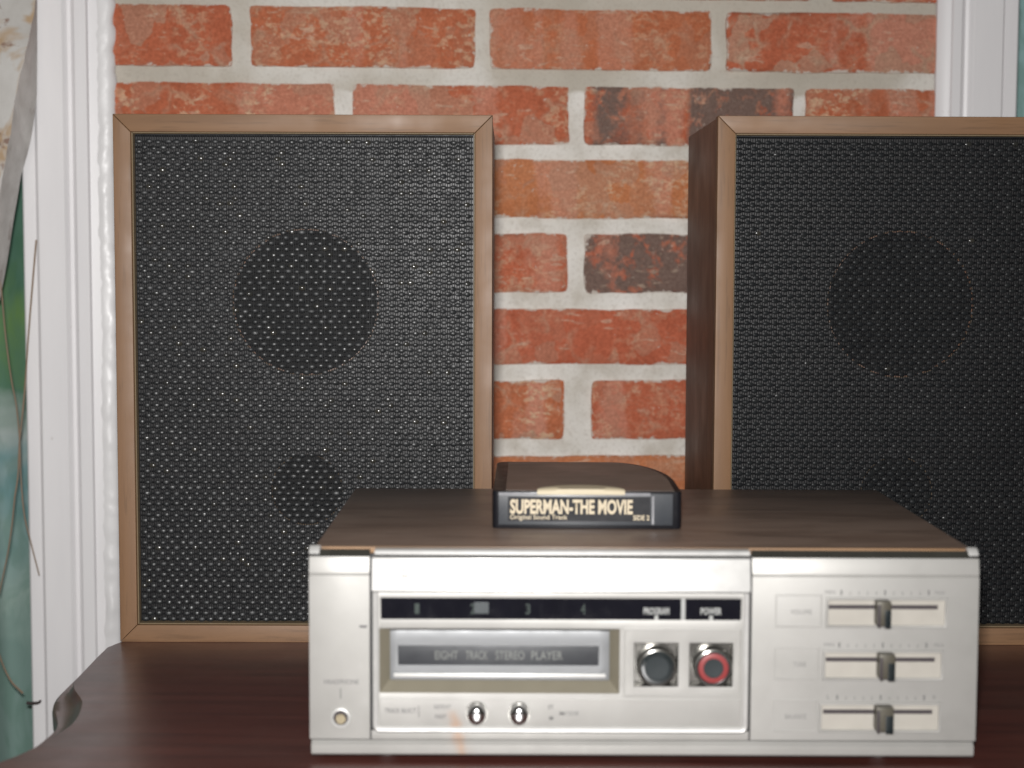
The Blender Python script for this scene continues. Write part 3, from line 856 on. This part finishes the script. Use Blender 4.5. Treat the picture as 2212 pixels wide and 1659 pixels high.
    for r_ in range(nr + 1):
        z = gz0 + (r_ + 0.3) * pz_
        if z > gz1 - 0.001: continue
        c_ = r_ % 2
        while True:
            x = -gx + (c_ + 0.25) * px_ / 2 + px_ / 4
            x += 0
            if x > gx - 0.001: break
            w = 0.00225 * (0.9 + 0.2 * rn.random()); h = 0.00165 * (0.9 + 0.2 * rn.random()); d = 0.00052 * (0.8 + 0.5 * rn.random())
            ox, oz = 0.00022 * rn.gauss(0, 1), 0.00018 * rn.gauss(0, 1)
            tx, tz_ = rn.gauss(0.13, 0.10), rn.gauss(-0.01, 0.09)
            l = 0.42 + 0.40 * rn.random()
            if rn.random() < 0.12 * sparkle: l = 0.84 + 0.15 * rn.random() ** 1.5
            b = len(verts)
            for (s, yy) in ((1.0, 0.0), (0.72, 0.68)):
                for q in range(8):
                    a = 2 * math.pi * q / 8
                    lx, lz = math.cos(a) * s * w, math.sin(a) * s * h
                    verts.append((x + ox + lx, yk + 0.0006 - yy * d + lx * tx + lz * tz_, z + oz + lz))
            verts.append((x + ox, yk + 0.0006 - d, z + oz))
            lot.extend([l] * 17)
            for q in range(8):
                faces.append((b + q, b + (q + 1) % 8, b + 8 + (q + 1) % 8, b + 8 + q))
                faces.append((b + 8 + q, b + 8 + (q + 1) % 8, b + 16))
            c_ += 2
    me = bpy.data.meshes.new('grille_cloth')
    me.from_pydata(verts, [], faces)
    at = me.attributes.new('lot', 'FLOAT', 'POINT')
    at.data.foreach_set('value', lot)
    me.polygons.foreach_set('use_smooth', [True] * len(me.polygons))
    me.update()
    gc = link('grille_cloth', me, yarn, root)
    gc['kind'] = 'stuff'
    return root
SPY = 1.0855
speaker((-0.1405, SPY, 0), 0.0, 'walnut framed speaker with black woven grille, standing against the lumpy caulked casing', 3)
speaker((0.2638, SPY - 0.001, 0), R(0.5), 'walnut framed speaker with black woven grille, its dark brown left side showing', 11, 'yarn_dull', 0.06)

# ================================================================== eight track player
PW = 0.348
player = empty('eight_track_player', (0.0686, 0.8230, 0.0018))
tag(player, 'silver fronted eight track tape player with woodgrain top, carrying the cartridge', 'tape player')
def PX(px): return (px - 1390) / 4136.0
def PZ(py): return (1632 - py) / 4059.0 + 0.0013
XL, XR = PX(673), PX(2108)
CT = 0.1098
# cabinet shell
box('cabinet', XL + 0.002, XR - 0.002, 0.0092, 0.228, 0.0045, CT, 0.0012, 'deck_vinyl', player)
box('edge_strip', XL + 0.006, XR - 0.006, 0.0066, 0.0090, CT - 0.0030, CT + 0.0002, 0.0004, 'vinyl_edge', player)
box('chassis', XL + 0.003, XR - 0.003, 0.0042, 0.0064, 0.004, CT - 0.003, 0, 'chassis_black', player)
for sx in (-1, 1):
    for y in (0.014, 0.20):
        cx = PX(837) if sx < 0 else PX(1910)
        bmf = bmesh.new()
        bmesh.ops.create_cone(bmf, cap_ends=True, segments=20, radius1=0.0046, radius2=0.0052, depth=0.0064, matrix=Matrix.Translation((cx, y, 0.0014)))
        link('foot', finish(bmf, 'foot'), 'foot_grey', player)
# side panels of the face: sloped brow above a flat field
def face_profile(zb):
    zs, zt, zc = PZ(1246), PZ(1208), PZ(1191)
    return [(0.0040, zb), (0.0, zb), (0.0, zs - 0.0004), (0.0007, zs), (0.0007, zs + 0.0004), (0.0001, zs + 0.0009), (0.0017, zt), (0.0040, zt)]
zb = PZ(1597)
extrude_poly('headphone_panel', face_profile(zb), 'X', XL, PX(803), 'silver', player, 0.0003)
extrude_poly('slider_panel', face_profile(zb), 'X', PX(1622), XR, 'silver', player, 0.0003)
for x0, x1 in ((XL + 0.0050, PX(803)), (PX(1622), XR - 0.0048)):
    extrude_poly('brow', [(0.0019, PZ(1207)), (0.0058, PZ(1195)), (0.0064, PZ(1195)), (0.0064, PZ(1207)), (0.004, PZ(1207))], 'X', x0, x1, 'brow_dark_reflection', player)
# corner caps of the brow
for x0, x1 in ((XL - 0.0004, XL + 0.0052), (XR - 0.0050, XR + 0.0004)):
    extrude_poly('corner_cap', [(0.0052, PZ(1193)), (0.0030, PZ(1203)), (0.0046, PZ(1206)), (0.0085, PZ(1190)), (0.0080, PZ(1188))], 'X', x0, x1, 'silver_glare', player, 0.0005)
# base rail
extrude_poly('base_rail', [(0.004, PZ(1631)), (0.0004, PZ(1631)), (-0.0006, PZ(1627)), (-0.0008, PZ(1608)), (0.0003, PZ(1604)), (0.0010, PZ(1600)), (0.004, PZ(1600))], 'X', XL + 0.0008, XR - 0.0010, 'silver', player, 0.0003)
box('lower_field', PX(806), PX(1619), 0.0004, 0.0040, PZ(1598), PZ(1579), 0.0003, 'silver', player)
# centre module
cx0, cx1 = PX(820), PX(1605)
disp = (PX(828), PX(1597), PZ(1337), PZ(1292))
slot = (PX(825), PX(1338), PZ(1494), PZ(1357))
s1 = (PX(1370), PX(1464), PZ(1479), PZ(1386))
s2 = (PX(1488), PX(1581), PZ(1479), PZ(1386))
plate('centre_panel', PX(815), PX(1610), PZ(1574), PZ(1280), [disp, slot, s1, s2], -0.0030, 0.0030, 'silver', player, 0.0005)
extrude_poly('brand_strip', [(0.003, PZ(1277)), (-0.0046, PZ(1277)), (-0.0050, PZ(1275)), (-0.0018, PZ(1209)), (-0.0012, PZ(1207.5)), (0.003, PZ(1207.5))], 'X', PX(809), PX(1616), 'silver_glare', player, 0.0003)
extrude_poly('top_lip', [(0.0062, PZ(1202)), (-0.0012, PZ(1202)), (-0.0016, PZ(1200)), (-0.0006, PZ(1193)), (0.0006, PZ(1191.5)), (0.0062, PZ(1191.5))], 'X', PX(814), PX(1616), 'silver_glare', player, 0.0003)
# faint worn emblem on the brand strip
lettering('R', PX(873), PX(893), PZ(1259), PZ(1228), -0.00475, 'silver', player, 'emblem').rotation_euler = (0, 0, 0)
# rounded bezel round the centre module
path = [(PX(810), PZ(1279)), (PX(810), PZ(1562))]
cr = 0.0038
for k in range(0, 7):
    a = math.pi + k / 6 * math.pi / 2
    path.append((PX(810) + cr + cr * math.cos(a), PZ(1578) + cr + cr * math.sin(a)))
for k in range(0, 7):
    a = 1.5 * math.pi + k / 6 * math.pi / 2
    path.append((PX(1615) - cr + cr * math.cos(a), PZ(1578) + cr + cr * math.sin(a)))
path += [(PX(1615), PZ(1562)), (PX(1615), PZ(1279))]
bm = bmesh.new()
pr = [(0.0034, -0.0024), (0.0030, -0.0036), (0.0010, -0.0044), (0.0003, -0.0040), (0.0, -0.0030), (0.0, 0.003)]
prev = None
for i, p in enumerate(path):
    a_ = Vector(path[max(i - 1, 0)]); c_ = Vector(path[min(i + 1, len(path) - 1)])
    t = (c_ - a_).normalized(); nrm = Vector((-t.y, t.x))
    cur = [bm.verts.new((p[0] + nrm.x * d, y, p[1] + nrm.y * d)) for d, y in pr]
    if prev:
        for k in range(len(pr) - 1): bm.faces.new((prev[k], prev[k + 1], cur[k + 1], cur[k]))
    prev = cur
link('bezel', finish(bm, 'bezel', True, 50), 'silver_glare', player)
# display window
dw = box('display_window', disp[0], disp[1], -0.0022, 0.0030, disp[2], disp[3], 0, 'black_window', player)
yp = -0.00232
for k, x in enumerate((905, 1024, 1142, 1260)):
    lettering(str(k + 1), PX(x - 5), PX(x + 5), PZ(1326), PZ(1304), yp, 'print_green', dw, 'channel_number', 0.015)
box('pale_patch', PX(1027), PX(1058), yp, yp + 0.0001, PZ(1325), PZ(1301), 0, 'pale_tone', dw)  # slightly paler rectangle beside the second channel number
box('divider', PX(1469), PX(1478), -0.0027, -0.0022, disp[2], disp[3], 0, 'print_white', dw)
for s, xa, xb in (('PROGRAM', 1389, 1444), ('POWER', 1511, 1556)):
    lettering(s, PX(xa), PX(xb), PZ(1326), PZ(1311), yp, 'print_white', dw, 'lettering', 0.03)
    box('pointer_mark', PX((xa + xb) / 2 - 4), PX((xa + xb) / 2 + 4), yp, yp + 0.0001, PZ(1337), PZ(1328), 0, 'print_white', dw)
# cassette slot and its door
inn = (PX(846), PX(1318), PZ(1470), PZ(1364))
loft_rect('slot_surround', (slot[0], slot[1], slot[2], slot[3]), -0.0027, inn, 0.0030, 'slot_beige', player)
dr = plate('slot_door', inn[0], inn[1], inn[2], inn[3], [(PX(864), PX(1294), PZ(1438), PZ(1397))], 0.0006, 0.0038, 'door_clear', player, 0.0005)
box('door_label', PX(864), PX(1294), 0.0011, 0.0038, PZ(1438), PZ(1397), 0.0002, 'door_label', dr)
box('door_lip', inn[0] + 0.002, inn[1] - 0.002, -0.0008, 0.0006, PZ(1463), PZ(1455), 0.0004, 'silver_glare', dr)
for s, a, b in (('EIGHT', 943, 992), ('TRACK', 1009, 1056), ('STEREO', 1073, 1135), ('PLAYER', 1150, 1217)):
    lettering(s, PX(a), PX(b), PZ(1426), PZ(1408), 0.00098, 'print_dim', dr)
# round push buttons in square sockets
for sq, red in ((s1, False), (s2, True)):
    so = loft_rect('button_socket', sq, -0.0026, (sq[0] + 0.0008, sq[1] - 0.0008, sq[2] + 0.0008, sq[3] - 0.0008), 0.0040, 'dark_chrome', player)
    box('socket_floor', sq[0] + 0.0006, sq[1] - 0.0006, 0.0030, 0.0040, sq[2] + 0.0006, sq[3] - 0.0006, 0, 'dark_chrome', so)
    cx = (sq[0] + sq[1]) / 2 + (0.0004 if not red else 0.0010)
    cz = (sq[2] + sq[3]) / 2 - 0.0012
    bt = lathe('push_button', [(0.0105, 0.0032), (0.0105, -0.001), (0.0101, -0.0034), (0.0094, -0.0044), (0.0088, -0.0046)], cx, cz, 'dark_chrome', player)
    if red:
        lathe('button_ring', [(0.0088, -0.0046), (0.0082, -0.0050), (0.0078, -0.0049)], cx, cz, 'button_black', bt)
        lathe('red_ring', [(0.0078, -0.0049), (0.0070, -0.0053), (0.0052, -0.0053)], cx, cz, 'button_red', bt)
        lathe('button_centre', [(0.0052, -0.0053), (0.0050, -0.0046), (0.0, -0.0042)], cx, cz, 'button_grey', bt)
    else:
        lathe('button_ring', [(0.0088, -0.0046), (0.0080, -0.0053), (0.0066, -0.0054)], cx, cz, 'button_black', bt)
        lathe('button_centre', [(0.0066, -0.0054), (0.0062, -0.0047), (0.003, -0.0044), (0.0, -0.0043)], cx, cz, 'button_grey', bt)
# recessed fields drawn by thin raised frames on the centre panel
def outline_frame(x0, x1, z0, z1, y, w, h, mat, parent, name='raised_outline'):
    return plate(name, x0, x1, z0, z1, [(x0 + w, x1 - w, z0 + w, z1 - w)], y - h, y + 0.0005, mat, parent, h * 0.45)
outline_frame(PX(1347), PX(1599), PZ(1501), PZ(1354), -0.0030, 0.0009, 0.0007, 'silver', player)
outline_frame(PX(822), PX(1600), PZ(1567), PZ(1504), -0.0030, 0.0008, 0.0006, 'silver', player)
# selector buttons
for x in (1033, 1124):
    kb = lathe('selector_knob', [(0.0050, -0.0028), (0.0049, -0.0066), (0.0045, -0.0078), (0.0036, -0.0086), (0.0018, -0.0090), (0, -0.0091)], PX(x), PZ(1537), 'chrome', player, 32, 1.08)
    lathe('knob_collar', [(0.0058, -0.0029), (0.0056, -0.0036), (0.0051, -0.0036)], PX(x), PZ(1537), 'dark_chrome', kb, 32, 1.08)
yl = -0.00312
for s, a, b, z0, z1, mt in (('TRACK SELECT', 836, 903, 1537, 1527, 'print_grey'), ('REPEAT', 942, 978, 1528, 1519, 'print_faint'), ('FAST', 944, 968, 1549, 1540, 'print_grey'),
                        ('ST', 1186, 1198, 1528, 1519, 'print_grey'), ('M', 1189, 1197, 1551, 1543, 'print_grey'), ('MODE', 1211, 1252, 1541, 1532, 'print_faint')):
    lettering(s, PX(a), PX(b), PZ(z0), PZ(z1), yl, mt, player, 'lettering', 0.01)
box('print_line', PX(908), PX(909.6), yl, yl + 0.0001, PZ(1546), PZ(1522), 0, 'print_grey', player)
# headphone jack
lettering('HEADPHONE', PX(705), PX(779), PZ(1479), PZ(1469), -0.00012, 'print_grey', player)
box('print_line', PX(739), PX(741), -0.00012, -0.00002, PZ(1510), PZ(1488), 0, 'print_grey', player)
jk = lathe('headphone_jack', [(0.0054, 0.0001), (0.0050, -0.0012), (0.0044, -0.0014), (0.0038, -0.0008)], PX(740), PZ(1551), 'silver_glare', player)
lathe('jack_hole_shade', [(0.0038, -0.0008), (0.0036, -0.00012), (0.0, -0.00012)], PX(740), PZ(1551), 'slot_dark', jk)  # flat dark disc; shade inside the jack hole is painted with it
lathe('jack_contact', [(0.0027, -0.0002), (0.0025, -0.0004), (0.0, -0.0004)], PX(740), PZ(1554), 'jack_brass', jk)
# scratch
box('scratch_mark', PX(781), PX(797), -0.00008, -0.00001, PZ(1358), PZ(1353), 0, 'print_grey', player).rotation_euler = (0, 0, 0)
# three sliders
sl = [('VOLUME', 1284, 1672, 1772, 1780, 2040, 1785, 2020, 1891, 1921, 1705, 1750),
      ('TONE', 1396, 1671, 1768, 1775, 2034, 1782, 2016, 1898, 1932, 1712, 1740),
      ('BALANCE', 1508, 1669, 1764, 1769, 2031, 1778, 2013, 1894, 1931, 1697, 1742)]
for s, yt, l0, l1, w0, w1, g0, g1, k0, k1, t0, t1 in sl:
    outline_frame(PX(l0), PX(l1), PZ(yt + 70), PZ(yt), 0.0, 0.0007, 0.0004, 'silver', player, 'label_frame')
    lettering(s, PX(t0), PX(t1), PZ(yt + 42), PZ(yt + 32), -0.00012, 'print_faint', player)
    wl = outline_frame(PX(w0), PX(w1), PZ(yt + 70), PZ(yt + 6), 0.0, 0.0013, 0.0017, 'silver', player, 'slider_well')
    box('well_floor', PX(w0) + 0.0013, PX(w1) - 0.0013, -0.00014, -0.00002, PZ(yt + 70) + 0.0013, PZ(yt + 6) - 0.0013, 0, 'well_cream', wl)
    box('slider_slot', PX(g0), PX(g1), -0.00026, -0.00015, PZ(yt + 30.5), PZ(yt + 21.5), 0, 'slot_dark', wl)
    k0, k1 = k0 - 8, k1 - 8
    km = (k0 + k1) / 2
    kb = box('slider_knob', PX(k0), PX(k1), -0.0085, -0.0003, PZ(yt + 60), PZ(yt + 8), 0.0008, 'slider_tan', player)
    box('knob_grip', PX(km + 1), PX(k1 - 1), -0.0088, -0.0083, PZ(yt + 63), PZ(yt + 26), 0.0002, 'slider_dark', kb)
    box('knob_groove', PX(k0 + 1), PX(k0 + 7), -0.0087, -0.0083, PZ(yt + 62), PZ(yt + 14), 0.0002, 'slot_dark', kb)
    # printed scale: ten ticks and the end words
    n_ = 11
    for k in range(n_):
        x = 1813 + (2000 - 1813) * k / (n_ - 1) - (l1 - 1772) * -0.6
        hgt = 11 if k in (0, 5, 10) else 8
        wd = 1.5 if k in (0, 5, 10) else 0.8
        box('scale_tick', PX(x - wd), PX(x + wd), -0.00012, -0.00002, PZ(yt + 1), PZ(yt + 1 - hgt), 0, 'print_grey' if k in (0, 5, 10) else 'print_faint', player)
    if s != 'BALANCE':
        lettering('MIN', PX(1778), PX(1799), PZ(yt - 1), PZ(yt - 9), -0.00012, 'print_faint', player)
        lettering('MAX', PX(2014), PX(2035), PZ(yt - 1), PZ(yt - 9), -0.00012, 'print_faint', player)
    else:
        lettering('L', PX(1786), PX(1793), PZ(yt - 1), PZ(yt - 10), -0.00012, 'print_faint', player)
        lettering('R', PX(2014), PX(2021), PZ(yt - 1), PZ(yt - 10), -0.00012, 'print_faint', player)

# ================================================================== the cartridge
cart = empty('tape_cartridge', (0.0420, 0.889, CT + 0.00185), R(-0.6))
tag(cart, 'black tape cartridge with cream title lettering lying on the player', 'tape cartridge')
CW, CH, CD = 0.1055, 0.0212, 0.134
hw = CW / 2
pts = [(-hw + 0.0030, 0.0), (hw - 0.0030, 0.0), (hw - 0.0009, 0.0009), (hw, 0.0030), (hw, 0.045)]
for k in range(1, 13):
    a = k / 12 * math.pi / 2
    rx, ry = 0.034, 0.088
    pts.append((hw - rx + rx * math.cos(a), CD - ry + ry * math.sin(a)))
pts += [(-hw + 0.006, CD), (-hw + 0.0015, CD - 0.002), (-hw, CD - 0.006), (-hw, 0.0030), (-hw + 0.0009, 0.0009)]
body = extrude_poly('shell', pts, 'Z', 0.0, CH, 'tape_black', cart, 0.0011)
# top paper recess
tp = [(-hw + 0.0075, 0.0022), (hw - 0.004, 0.0022), (hw - 0.0035, 0.044)]
for k in range(1, 13):
    a = k / 12 * math.pi / 2
    tp.append((hw - 0.0035 - 0.0335 + 0.0335 * math.cos(a), CD - 0.0035 - 0.086 + 0.086 * math.sin(a)))
tp += [(-hw + 0.0075, CD - 0.0035)]
extrude_poly('top_label', tp, 'Z', CH - 0.0003, CH + 0.00015, 'tape_top', cart)
def CX(px): return (px - 1268) / 3857.0
def CZ(py): return (1150 - py) / 3857.0 * 1.0
box('end_label', CX(1078), CX(1452), -0.0003, 0.0004, CZ(1141), CZ(1073), 0.0002, 'tape_label', cart)
box('clear_rim', CX(1078), CX(1404), -0.0006, 0.0006, CZ(1078), CZ(1071), 0.0003, 'tape_clear', cart)
box('label_panel', CX(1098), CX(1404), -0.00045, -0.0003, CZ(1133), CZ(1080), 0, 'label_ink', cart)
box('label_edge', CX(1407), CX(1412), -0.0006, -0.0003, CZ(1139), CZ(1078), 0, 'tape_clear', cart)
yc = -0.00062
lettering('SUPERMAN-THE MOVIE', CX(1103), CX(1366), CZ(1117.5), CZ(1085.5), yc, 'print_cream', cart, 'title_lettering', 0.035)
lettering('Original Sound Track', CX(1103), CX(1226), CZ(1132), CZ(1119), yc, 'print_cream', cart, 'lettering', 0.01)
lettering('SIDE 2', CX(1367), CX(1402), CZ(1130), CZ(1119), yc, 'print_cream', cart, 'lettering', 0.02)
# cream paper tab curling over the front top edge
x0, x1 = CX(1161), CX(1349)
bm = bmesh.new()
nseg = 24
rowsv = []
for i in range(nseg + 1):
    t = i / nseg
    x = x0 + (x1 - x0) * t
    bow = math.sin(math.pi * t) ** 0.5
    e_ = 0.004 + 0.010 * bow
    pr = [(-0.0007, CH - 0.0018), (-0.0009, CH - 0.0004), (-0.0002, CH + 0.0007 + 0.0006 * bow), (e_ * 0.5, CH + 0.0010 + 0.0010 * bow), (e_, CH + 0.0006 + 0.0012 * bow),
          (e_, CH + 0.0003 + 0.0012 * bow), (e_ * 0.5, CH + 0.0006 + 0.0008 * bow), (0.0, CH + 0.0003), (-0.0006, CH - 0.0005), (-0.0004, CH - 0.0018)]
    rowsv.append([bm.verts.new((x, y, z)) for y, z in pr])
for A, B in zip(rowsv, rowsv[1:]):
    for k in range(len(A)): bm.faces.new((A[k], A[(k + 1) % len(A)], B[(k + 1) % len(A)], B[k]))
bm.faces.new(rowsv[0]); bm.faces.new(rowsv[-1][::-1])
link('paper_tab', finish(bm, 'paper_tab', True, 60), 'label_cream', cart)
